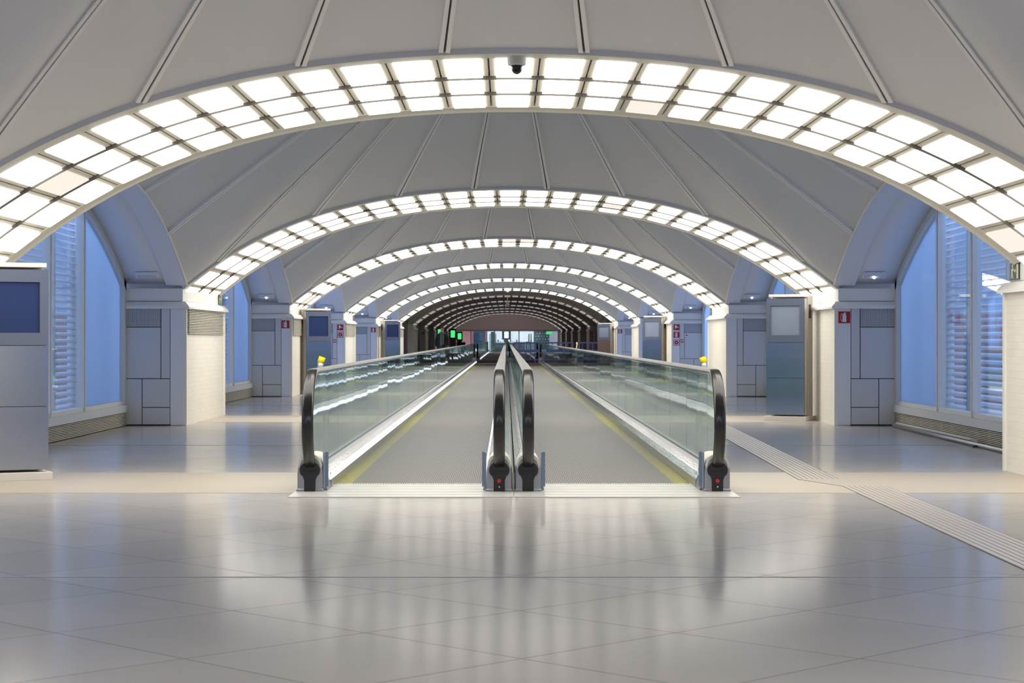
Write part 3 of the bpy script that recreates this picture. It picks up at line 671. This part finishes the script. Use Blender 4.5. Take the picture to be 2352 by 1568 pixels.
# ---------------------------------------------------------------- moving walkways
def arc(cy, cz, ry, rz_, a0, a1, n):
    return [(cy+ry*math.cos(a0+(a1-a0)*i/n), cz+rz_*math.sin(a0+(a1-a0)*i/n)) for i in range(n+1)]
def walkway(side, ya, yb, label, belt, far=False):
    s = side
    t = thing('moving_walkway', label, 'moving walkway', (s*.89, ya, 0), 'moving walkways')
    xi, xo = .118, 1.67                                # inner and outer handrail axes
    y0, y1 = ya+1.35, yb-1.35                          # belt
    mb = MB(); mb.box(s*.27, s*1.40, y0, y1, -.03, .004); mb.build('pallet_belt', belt, t)
    for xa, xb in ((.235, .27), (1.40, 1.535)):
        mb = MB(); mb.box(s*xa, s*xb, y0, y1, -.03, .004); mb.build('belt_edge', M['beltyellow'] if not far else belt, t)
    for e, (pa, pb) in enumerate(((ya, y0), (y1, yb))):
        mb = MB(); mb.box(s*.005, s*1.79, pa, pb, -.02, .008)
        for j in range(4): yy = pa+.2+j*.28; mb.box(s*.24, s*1.53, yy, yy+.12, .007, .0095)
        tooth = pb if e == 0 else pa
        for j in range(60):
            xx = .245+j*.0215; mb.box(s*xx, s*(xx+.011), tooth-.05, tooth+.03, .004, .012)
        mb.build('comb_plate', M['plate'] if not far else M['redfloor'], t)
    # skirts and decks on both sides
    for x, d in ((xi, 1), (xo, -1)):                   # d: direction from the glass towards the belt
        P = lambda prof: [(s*(x+d*q), z) for q, z in prof]
        mb = MB(); mb.prism(P([(.137, -.02), (.137, .075), (.128, .078), (.122, -.02)]), ya+1.0, yb-1.0); mb.build('skirt', M['skirt'], t)
        mb = MB(); mb.prism(P([(.137, .076), (.108, .128), (.098, .124), (.12, .074)]), ya+.95, yb-.95); mb.build('skirt_light' if s < 0 else 'skirt_strip', M['ledstrip'] if s < 0 else M['polish'], t)
        mb = MB(); mb.prism(P([(.108, .128), (.05, .158), (.04, .15), (.10, .12)]), ya+.95, yb-.95); mb.build('inner_deck', M['polish'], t)
        mb = MB(); mb.prism(P([(.05, .158), (.016, .178), (.012, .20), (-.012, .20), (-.016, .17), (-.02, .1), (.04, .1)]), ya+.95, yb-.95); mb.build('glass_clamp', M['skirt'], t)
        if d > 0: pr = [(-.016, .165), (-.05, .16), (-.105, .15), (-.109, -.01), (-.09, -.01), (-.02, .1)]
        else: pr = [(-.016, .165), (-.06, .155), (-.105, .135), (-.12, .0), (-.10, .0), (-.02, .1)]
        mb = MB(); mb.prism(P(pr), ya+.95, yb-.95); mb.build('outer_cladding', M['polish'] if d > 0 else M['skirt'], t)
        # glass panels
        g0, g1 = ya+1.30, yb-1.30; n = max(1, round((g1-g0)/1.88)); pl = (g1-g0)/n
        me = None
        for i in range(n):
            if me is None:
                mb = MB(); mb.box(-.006, .006, -pl/2+.004, pl/2-.004, .195, .955); gp = mb.build('glass_panel', M['glass'], None); me = gp.data; bpy.data.objects.remove(gp)
            o = bpy.data.objects.new('glass_panel', me); COL.objects.link(o); o.parent = t
            o.location = (s*x-t.location.x, g0+(i+.5)*pl-t.location.y, 0); o.rotation_euler = (R(random.uniform(-.0, .0)), R(random.uniform(-.06, .06)), R(random.uniform(-.12, .12)))
        # curved end panes
        for yy, sg in ((g0, -1), (g1, 1)):
            cy = yy+sg*-.0; pts = [(yy, .20)] + [(yy+sg*(.48+.44*math.sin(a)), .565-.395*math.cos(a)) for a in [math.pi*(.2+.8*i/14) for i in range(15)]] + [(yy, .955)]
            pts = [(y, max(.2, z)) for y, z in pts]
            mb = MB(); mb.loft([[(s*x-.006, y, z) for y, z in pts], [(s*x+.006, y, z) for y, z in pts]]); mb.build('end_pane', M['glass'], t)
        # handrail: path in the y-z plane
        c0, c1 = ya+1.0+.0, yb-1.0
        rr = .43
        near = [(c0-.33, .155), (c0-.40, .185)] + [(c0-.18-.47*math.sin(a), .565-.42*math.cos(a)) for a in [math.pi*(.19+.81*i/18) for i in range(19)]]
        farp = [(ya+yb-y, z) for y, z in near][::-1]
        mids = [(c0+(c1-c0)*i/12, .985) for i in range(1, 12)]
        path = near + mids + farp
        rings = []
        for i, (y, z) in enumerate(path):
            pa, pb = path[max(0, i-1)], path[min(len(path)-1, i+1)]; dy, dz = pb[0]-pa[0], pb[1]-pa[1]; l = math.hypot(dy, dz); dy /= l; dz /= l
            ny, nz = -dz, dy                           # outward normal of the loop
            sec = [(-.046, -.016), (-.047, .0), (-.040, .016), (-.028, .022), (.028, .022), (.040, .016), (.047, .0), (.046, -.016), (.03, -.022), (-.03, -.022)]
            rings.append([(s*x+u, y+ny*v, z+nz*v) for u, v in sec])
        mb = MB(); mb.loft(rings, 0, True, True, True); mb.build('handrail', M['rubber'], t)
        # newel bases at both ends
        for e, yy in ((0, ya+.55), (1, yb-.55)):
            dr = 1 if e == 0 else -1
            cx = s*x
            def arch_poly(w2, h, r):
                return [(-w2, 0), (w2, 0)] + [(w2*math.cos(a)**.6 if math.cos(a) > 0 else -w2*(-math.cos(a))**.6, h-r+r*math.sin(a)) for a in [math.pi*i/28 for i in range(29)]]
            def fwd(poly, yA, yB): return [[(cx+px, yA, pz) for px, pz in poly], [(cx+px, yB, pz) for px, pz in poly]]
            pol = arch_poly(.104, .305, .16)
            nb = MB(); nb.loft(fwd(pol, yy, yy+dr*.55)); nb.box(cx-.112, cx+.112, min(yy-dr*.01, yy+dr*.6), max(yy-dr*.01, yy+dr*.6), 0, .03)
            b = bev(nb.build('newel_base', M['newel'], t), .012, 3)
            nb = MB(); pol2 = [(px*1.01, pz) for px, pz in pol if pz > .2]; nb.loft(fwd([(px, pz+.004) for px, pz in pol2] + [(px*.9, pz-.02) for px, pz in pol2[::-1]], yy-dr*.003, yy+dr*.5)); nb.build('newel_cap', M['newel_top'], b if False else t)
            # black keyhole inlet plate
            key = [(-.046, .0), (.046, .0), (.046, .10), (.06, .135)] + [(.083*math.cos(a), .18+.075*math.sin(a)) for a in [R(-32)+R(244)*i/16 for i in range(17)]] + [(-.06, .135), (-.046, .10)]
            nb = MB(); nb.loft(fwd(key, yy-dr*.014, yy+dr*.02)); kp = nb.build('inlet_plate', M['rubber_dk'], t)
            nb = MB(); nb.box(cx-.056, cx+.056, min(yy-dr*.016, yy), max(yy-dr*.016, yy), .150, .178); bev(nb.build('inlet_mouth', M['black'], t), .004)
            if not far and e == 0 and ((s < 0 and d > 0) or (s > 0 and d < 0)):
                nb = MB(); nb.lathe([(.0, 0), (.017, 0), (.017, .008), (.012, .012), (.0, .013)], seg=18); b3 = nb.build('stop_button', M['button'], kp, False)
                b3.rotation_euler = (R(90), 0, 0); b3.location = (cx-t.location.x, yy-.013-t.location.y, .095)
                nb = MB(); nb.lathe([(.0, 0), (.007, 0), (.005, .004), (.0, .005)], seg=12); b4 = nb.build('status_lamp', M['signwhite'], kp, False)
                b4.rotation_euler = (R(90), 0, 0); b4.location = (cx-t.location.x, yy-.013-t.location.y, .045)
            # guard angle on the belt side
            gx = cx+s*d*.112
            nb = MB(); nb.box(gx-.006, gx+.006, min(yy+dr*.02, yy+dr*.12), max(yy+dr*.02, yy+dr*.12), .03, .325)
            nb.box(gx-.006, gx+s*d*.03, min(yy+dr*.10, yy+dr*.12), max(yy+dr*.10, yy+dr*.12), .04, .325)
            nb.build('guard_plate', M['guard'], t)
            # deck end transition between newel and skirt
            nb = MB(); q0 = .10; q1 = .137
            nb.hexa([(cx+s*d*.02, yy+dr*.12, 0), (cx+s*d*.137, yy+dr*.12, 0), (cx+s*d*.137, yy+dr*.6, 0), (cx+s*d*.02, yy+dr*.6, 0),
                     (cx+s*d*.02, yy+dr*.12, .14), (cx+s*d*.118, yy+dr*.12, .06), (cx+s*d*.118, yy+dr*.6, .12), (cx+s*d*.02, yy+dr*.6, .19)])
            nb.build('deck_end', M['newel'], t)
    return t
walkway(-1, 15.15, 97.0, 'nearest moving walkway left of the shared middle rail, red stop button at its inner newel', M['belt'])
walkway(1, 15.15, 97.0, 'nearest moving walkway right of the shared middle rail, red stop button at its outer newel', M['belt'])
walkway(-1, 106.5, 166, 'farther dark moving walkway in the unlit stretch, open to walk on', M['beltdark'], True)
walkway(1, 106.5, 166, 'farther dark moving walkway closed off by blue barriers', M['beltdark'], True)
mb = MB(); mb.box(-1.83, 1.83, 97.05, 106.4, -.03, .003); struct(mb.build('floor', M['redfloor']))

# ---------------------------------------------------------------- bent posts with yellow caps
def post(x, y, s, label, hgt=1.0):
    t = thing('bent_post', label, 'post', (x, y, 0), 'bent chrome posts with yellow caps')
    pts = [(0,0,0), (0,0,.25), (s*.012,0,.5), (s*.035,0,.68), (s*.07,0,.84), (s*.10,0,.93), (s*.112,0,.99), (s*.105,0,1.035)]
    pts = [(a*.55, b, c*hgt) for a, b, c in pts]
    mb = MB(); mb.tube(pts, .030, 14); mb.build('tube', M['chrome'], t, False)
    d = Vector((-s*.35, 0, .94)).normalized(); p = Vector(pts[-1])
    mb = MB(); mb.tube([p-d*.012, p+d*.045], .034, 14); mb.build('end_cap', M['cap_yellow'], t, False)
    mb = MB(); mb.lathe([(.036, 0), (.036, .012), (.031, .018)], seg=18); mb.build('base_flange', M['chrome'], t, False)
post(-1.832, 18.9, -1, 'bent chrome post with yellow cap beside the outer rail nearest the navy kiosks')
post(1.832, 18.9, 1, 'bent chrome post with yellow cap beside the outer rail near the tactile strip')
post(3.05, 86.0, 1, 'tiny far bent post with yellow cap before the dim three-sign pillar')

# ---------------------------------------------------------------- loose rail lying along the baseboard
t = thing('loose_rail', 'detached metal cover rail lying on the floor along the baseboard grille', 'rail', (5.3, 24, 0))
mb = MB(); mb.tube([(5.44, 27.2, .027), (5.40, 24, .027), (5.40, 20.5, .027), (5.42, 18.4, .027)], .027, 14); mb.build('front_tube', M['skirt'], t)
mb = MB(); mb.hexa([(5.45,22.8,.05),(5.55,22.8,.02),(5.57,27.2,.02),(5.47,27.2,.05),(5.45,22.8,.075),(5.55,22.8,.045),(5.57,27.2,.045),(5.47,27.2,.075)]); mb.build('cover_strip', M['alu'], t)
mb = MB(); mb.lathe([(.03, 0), (.03, .02), (.0, .022)], (5.37, 22.2, 0), 12); mb.build('rail_foot', M['black'], t)

# ---------------------------------------------------------------- man walking
def skin_mesh(name, pts, edges, mat, parent, levels=2, root=0):
    me = bpy.data.meshes.new(name); me.from_pydata([p[0] for p in pts], edges, []); me.update(); me.materials.append(mat)
    o = bpy.data.objects.new(name, me); COL.objects.link(o); o.parent = parent
    sk = o.modifiers.new('flesh', 'SKIN'); sk.use_smooth_shade = True
    layer = me.skin_vertices[0] if me.skin_vertices else None
    if layer is None:
        bm = bmesh.new(); bm.from_mesh(me); bm.verts.layers.skin.verify(); bm.to_mesh(me); bm.free(); layer = me.skin_vertices[0]
    for i, p in enumerate(pts):
        r = p[1]; layer.data[i].radius = r if isinstance(r, tuple) else (r, r); layer.data[i].use_root = (i == root)
    sb = o.modifiers.new('soft', 'SUBSURF'); sb.levels = levels; sb.render_levels = levels
    return o
man = thing('person', 'man in a black jacket and long grey scarf walking beside the walkway', 'person', (-2.76, 80.5, 0), None, R(4))
B = []; E = []
def bp(p, r, frm=None):
    B.append((p, r)); 
    if frm is not None: E.append((frm, len(B)-1))
    return len(B)-1
pel = bp((0, 0, .93), (.11, .075)); wst = bp((0, .0, 1.08), (.11, .08), pel); chs = bp((0, .01, 1.28), (.14, .09), wst); shl = bp((0, .01, 1.42), (.11, .075), chs)
nk = bp((0, 0, 1.50), .055, shl); hd0 = bp((0, -.01, 1.57), (.062, .072), nk); hd1 = bp((0, -.012, 1.66), (.076, .092), hd0); hd2 = bp((0, -.0, 1.735), (.055, .07), hd1)
for sg, fw in ((-1, -.16), (1, .14)):
    hp = bp((sg*.09, 0, .88), .088, pel); kn = bp((sg*.10, fw*.75-.03, .49), .062, hp); ak = bp((sg*.105, fw*1.3+.05, .10), .042, kn); ft = bp((sg*.11, fw*1.3-.03, .05), .042, ak); bp((sg*.115, fw*1.3-.13, .035), .032, ft)
    sh = bp((sg*.19, .01, 1.40), .062, shl); el = bp((sg*.25, .03+fw*-.35, 1.12), .045, sh); wr = bp((sg*.245, -.02-fw*.9, .885), .031, el); pm_ = bp((sg*.24, -.035-fw*1.0, .82), (.022, .036), wr)
    for j in range(4):
        yy = -.05-fw*1.0+.019*j; f1 = bp((sg*.238, yy-.008, .772+.004*abs(j-1)), .0095, pm_); f2 = bp((sg*.222, yy-.008, .742+.006*abs(j-1)), .0085, f1); bp((sg*.205, yy-.006, .735+.006*abs(j-1)), .008, f2)
    th = bp((sg*.222, -.07-fw*1.0, .835), .0105, pm_); bp((sg*.208, -.082-fw*1.0, .80), .0095, th)
body = skin_mesh('body', B, E, M['skin'], man)
J = [((0,0,.84),(.19,.145)), ((0,0,1.05),(.185,.135)), ((0,.01,1.28),(.192,.13)), ((0,.01,1.42),(.165,.115)), ((0,0,1.485),(.10,.095))]; JE = [(0,1),(1,2),(2,3),(3,4)]
for sg, fw in ((-1, -.16), (1, .14)):
    J += [((sg*.195,.01,1.40), .078), ((sg*.255,.03-fw*.35,1.12), .062), ((sg*.248,-.015-fw*.8,.905), .05)]; n = len(J); JE += [(3,n-3),(n-3,n-2),(n-2,n-1)]
skin_mesh('jacket', J, JE, M['jacket'], man)
TR = [((0,0,.99),(.168,.12))]; TE = []
for sg, fw in ((-1, -.16), (1, .14)):
    TR += [((sg*.09,0,.86), .10), ((sg*.10,fw*.75-.03,.49), .076), ((sg*.105,fw*1.3+.045,.12), .062)]; n = len(TR); TE += [(0,n-3),(n-3,n-2),(n-2,n-1)]
skin_mesh('trousers', TR, TE, M['jeans'], man)
for sg, fw in ((-1, -.16), (1, .14)):
    skin_mesh('shoe', [((sg*.105,fw*1.3+.07,.045),.045), ((sg*.11,fw*1.3-.05,.045),.047), ((sg*.115,fw*1.3-.16,.035),.035)], [(0,1),(1,2)], M['shoe'], man)
mb = MB(); mb.tube([(.085*math.cos(a), -.01+.085*math.sin(a), 1.485+.012*math.sin(2*a)) for a in [2*math.pi*i/20 for i in range(21)]], .042, 10)
for x0, zz, w2 in ((-.045, .93, .048), (.035, 1.0, .045)):
    mb.loft([[(x0+w2*math.cos(a)*(.8+.2*tt), -.125-.02*math.sin(math.pi*tt)-.01+.018*math.sin(a), 1.47+(zz-1.47)*tt) for a in [2*math.pi*i/10 for i in range(10)]] for tt in [0, .2, .4, .6, .8, 1]], 0, True, True, True)
mb.build('scarf', M['scarf'], man, False)
mb = MB(); rings = []
for i in range(9):
    ph = math.pi*.56*i/8; rings.append([(.084*math.sin(ph)*math.cos(a)+0, .012+.100*math.sin(ph)*math.sin(a)*(1 if math.sin(a) > 0 else .86), 1.675+.095*math.cos(ph)+(.03 if math.sin(a) < -.3 and i > 5 else 0)) for a in [2*math.pi*j/18 for j in range(18)]])
mb.loft(rings[::-1], 0, True, True, True); mb.build('hair', M['hair'], man, False)
mb = MB(); mb.loft([[(x, -.098-yy, z) for x, yy, z in ((-.010,0,1.625),(.010,0,1.625),(.006,0,1.665),(-.006,0,1.665))], [(x, -.098-yy, z) for x, yy, z in ((-.006,.022,1.628),(.006,.022,1.628),(.003,.004,1.663),(-.003,.004,1.663))]]); mb.build('nose', M['skin'], man, False)
for sg in (-1, 1):
    mb = MB(); mb.lathe([(.0, -.007), (.008, -.004), (.0095, 0), (.008, .004), (.0, .007)], (sg*.028, -.100, 1.662), 10); mb.build('eye', M['hair'], man, False)
    mb = MB(); mb.box(sg*.014, sg*.044, -.106, -.096, 1.678, 1.685); mb.build('eyebrow', M['hair'], man, False)
    mb = MB(); mb.loft([[(sg*(.074+dx), .0+.018*math.cos(a), 1.65+.03*math.sin(a)) for a in [2*math.pi*i/10 for i in range(10)]] for dx in (0, .014)], 0, True, True, True); mb.build('ear', M['skin'], man, False)
mb = MB(); mb.box(-.022, .022, -.098, -.088, 1.597, 1.606); mb.build('mouth', M['lips'], man, False)

# ---------------------------------------------------------------- blue barriers at the far end
def barrier(x, y, rz, label):
    t = thing('crowd_barrier', label, 'barrier', (x, y, 0), 'blue plastic crowd barriers', rz)
    W = .72
    mb = MB(); mb.box(-W, W, -.025, .025, 1.0, 1.07); mb.box(-W, W, -.025, .025, .13, .18); mb.box(-W, -W+.05, -.025, .025, .13, 1.05); mb.box(W-.05, W, -.025, .025, .13, 1.05)
    bev(mb.build('frame', M['blueplastic'], t, False), .012)
    mb = MB(); mb.loft([[(xx, yy, .58-.05*(1-(xx/W)**2)) for yy in (-.02,)] + [(xx, .02, .58-.05*(1-(xx/W)**2)), (xx, .02, .68), (xx, -.02, .68)] for xx in [-W+.04+(2*W-.08)*i/10 for i in range(11)]]); mb.build('middle_panel', M['blueplastic'], t, False)
    for i in range(4):
        xx = -W+.05+(2*W-.1)*(i+1)/5; mb = MB(); mb.box(xx-.02, xx+.02, -.02, .02, .66, 1.01); mb.box(xx-.02, xx+.02, -.02, .02, .17, .60); mb.build('bar', M['blueplastic'], t, False)
    for xx in (-.38, .38):
        mb = MB(); mb.box(xx-.03, xx+.03, -.25, .25, 0, .04); mb.box(xx-.03, xx+.03, -.03, .03, .03, .15); mb.build('foot', M['blueplastic'], t, False)
barrier(1.05, 99.6, R(3), 'blue plastic crowd barrier closing the end of the walkway between its rails')
barrier(2.75, 100.2, R(-4), 'blue crowd barrier standing just outside the outer rail, seen through glass')
barrier(4.25, 98.5, R(-12), 'blue crowd barrier nearest the dim pillars, seen through the outer glass')

# ---------------------------------------------------------------- end wall, doors and shop beyond
mb = MB(); mb.box(-6, 6, 177.55, 178.3, 2.07, 6.2); mb.box(-6, -4.7, 178, 178.3, 0, 2.07); mb.box(4.75, 6, 178, 178.3, 0, 2.07); struct(mb.build('wall_front', M['wallend']))
mb = MB(); mb.box(-4.72, 4.78, 177.9, 178.4, 1.99, 2.09); struct(mb.build('trim_2', M['beigetrim']))
nd = 0
for i, (xa, xb) in enumerate(((-4.7, -3.35), (-3.35, -1.15), (-1.15, 1.12), (1.12, 3.4), (3.4, 4.75))):
    nd += 1; d = sempty('door_%d' % nd, ((xa+xb)/2, 178.15, 0))
    mb = MB(); mb.box(xa, xa+.05, 178.1, 178.2, 0, 1.99); mb.box(xb-.05, xb, 178.1, 178.2, 0, 1.99); mb.box(xa, xb, 178.1, 178.2, 1.93, 1.99); mb.box(xa, xb, 178.1, 178.2, 0, .08); mb.build('door_frame', M['beigetrim'], d)
    mb = MB(); mb.box(xa+.05, xb-.05, 178.14, 178.155, .08, 1.93); mb.build('door_glass', M['pane'], d)
mb = MB(); mb.box(-9, 9, 203, 203.3, 0, 4); mb.box(-9.3, -9, 178.3, 203, 0, 4); mb.box(9, 9.3, 178.3, 203, 0, 4); struct(mb.build('wall_shop', M['shopwhite']))
mb = MB(); mb.box(-9.3, 9.3, 178.3, 203.3, 3.6, 3.8); struct(mb.build('ceiling', M['shopwhite']))
for i, x in enumerate((-6, -2, 2, 6)):
    mb = MB(); mb.box(x-.3, x+.3, 181, 200, 3.52, 3.6); tag(mb.build('ceiling_light', M['shoplight']), 'long white ceiling light inside the far shop', 'light', 'shop ceiling lights')
def simple(name, label, cat, parts, loc):
    t = thing(name, label, cat, loc)
    for nm, boxes, mat in parts:
        mb = MB()
        for b in boxes: mb.box(*b)
        mb.build(nm, mat, t, False)
    return t
simple('poster_board', 'pink patterned poster panel behind the far glass doors', 'poster', [('board', [(-.75,.75,0,.06,.1,2.4)], M['pinkposter']), ('frame_post', [(-.8,-.75,-.02,.08,0,2.45),(.75,.8,-.02,.08,0,2.45)], M['beigetrim'])], (-3.9, 182, 0))
simple('poster_board', 'blue floral poster panel behind the far glass doors', 'poster', [('board', [(-.55,.55,0,.06,.3,2.4)], M['blueposter']), ('frame_post', [(-.7,-.55,-.02,.08,0,2.45),(.55,.75,-.02,.08,0,2.45)], M['pinkposter'])], (-2.6, 181, 0))
simple('display_stand', 'dark display stand between two green pillars in the shop', 'stand', [('column', [(-.2,.2,0,.3,0,1.9)], M['teal']), ('side_post', [(-.32,-.24,0,.1,0,1.7),(.24,.32,0,.1,0,1.7)], M['green_dk'])], (-1.35, 183, 0))
simple('display_stand', 'green-edged display stand near the patterned shop wall', 'stand', [('column', [(-.05,.05,0,.3,0,1.75)], M['shopwhite']), ('side_post', [(-.16,-.06,0,.1,0,1.7),(.06,.16,0,.1,0,1.7)], M['green_dk'])], (2.2, 183, 0))
simple('shop_screen', 'bright white screen on a dark round stand in the shop middle', 'screen', [('surround', [(-.42,.42,0,.2,1.15,2.0)], M['teal']), ('screen', [(-.2,.2,-.03,0,1.3,1.9)], M['screen_w']), ('stand', [(-.15,.15,.05,.15,0,1.2)], M['teal'])], (-.05, 181.5, 0))
simple('shop_counter', 'dark counter beneath the white shop screen', 'counter', [('body', [(-1.5,1.5,0,.7,0,.85)], M['teal']), ('worktop', [(-1.55,1.55,-.03,.72,.85,.9)], M['shopwhite'])], (.2, 184, 0))
for i in range(14):
    x = -1.25+i*.2; mb = MB(); mb.box(x-.06, x+.06, 184.2, 184.36, .90, .98+.08*((i*7) % 3)); tag(mb.build('boxed_goods', M[('goods_a', 'goods_b', 'goods_c')[(i*5) % 3]]), 'small boxed goods standing on the dark shop counter', 'goods', 'goods on the shop counter')
t = simple('patterned_panel', 'dark teal panel with a grid of white dots behind the glass', 'panel', [('board', [(-.75,.75,0,.06,.2,2.4)], M['teal'])], (3.3, 183, 0))
mb = MB()
for i in range(5):
    for j in range(4): mb.lathe([(.0, -.05), (.05, 0), (.0, .05)], (-.55+i*.27+(j % 2)*.12, -.01, .9+j*.28), 8)
mb.build('dot', M['signwhite'], t, False)
simple('shop_wall_panel', 'pale speckled wall panel at the shop side', 'panel', [('board', [(-.65,.65,0,.1,0,2.4)], pm('pale_speckle', (178, 180, 178), .5, noise=.3, nscale=6))], (4.7, 182.5, 0))
simple('shop_shelf', 'white shelving unit against the far shop wall', 'shelf', [('upright', [(-2.0,-1.95,0,.4,0,2.3),(1.95,2.0,0,.4,0,2.3),(-.02,.02,0,.4,0,2.3)], M['alu']), ('shelf_board', [(-2,2,0,.4,.5,.54),(-2,2,0,.4,1.0,1.04),(-2,2,0,.4,1.5,1.54),(-2,2,0,.4,2.0,2.04)], M['shopwhite'])], (.6, 199, 0))
t = thing('wall_washer', 'added unseen linear light behind the last faint arch, brightening the end wall', 'light', (0, AY[12]+3.6, H+2.2))  # lamp added out of sight behind the arch to brighten the end wall
mb = MB(); mb.box(-2.5, 2.5, -.02, .06, -.05, .06); mb.build('housing', M['camgrey'], t, False)
mb = MB(); mb.box(-2.45, 2.45, .06, .09, -.05, .06); mb.build('tube', M['washer'], t, False)
# green lit screens in the unlit stretch
def green_board(x, y, z0, z1, w2, label, body=True):
    t = thing('lit_board', label, 'sign', (x, y, 0), 'green lit boards in the unlit stretch')
    mb = MB(); mb.box(-w2-.05, w2+.05, .0, .12, 0, z0-.1); mb.build('pedestal', M['maroon'], t, False)
    mb = MB(); mb.box(-w2-.09, w2+.09, .0, .14, z0-.1, z1+.12); mb.build('casing', M['black'], t, False)
    mb = MB(); mb.box(-w2, w2, -.02, 0, z0, z1); mb.build('screen', M['green_lit'], t, False)
green_board(-3.95, 112, 1.50, 1.80, .11, 'green lit board seen just left of the man')
green_board(-3.55, 125, 1.32, 1.78, .14, 'green lit board on a maroon pedestal just right of the man')
green_board(-3.60, 145, 1.20, 1.66, .14, 'smallest green lit board, above the black bin')
simple('waste_bin', 'black square bin standing under the smallest green lit board', 'bin', [('body', [(-.3,.3,0,.5,0,.95)], M['black']), ('lid', [(-.32,.32,-.02,.52,.95,1.0)], M['black'])], (-3.2, 133, 0))
t = thing('exit_sign', 'glowing green exit sign inside the shop above the speckled panel', 'sign', (3.95, 178.8, 1.78))
mb = MB(); mb.box(-.28, .28, .0, .06, -.14, .14); mb.build('casing', M['shopwhite'], t, False)
mb = MB(); mb.box(-.26, .26, -.02, 0, -.12, .12); mb.build('face', M['green_lit'], t, False)
mb = MB(); mb.tube([(0, .03, .14), (0, .03, 1.82)], .01, 6); mb.build('rod', M['alu'], t, False)
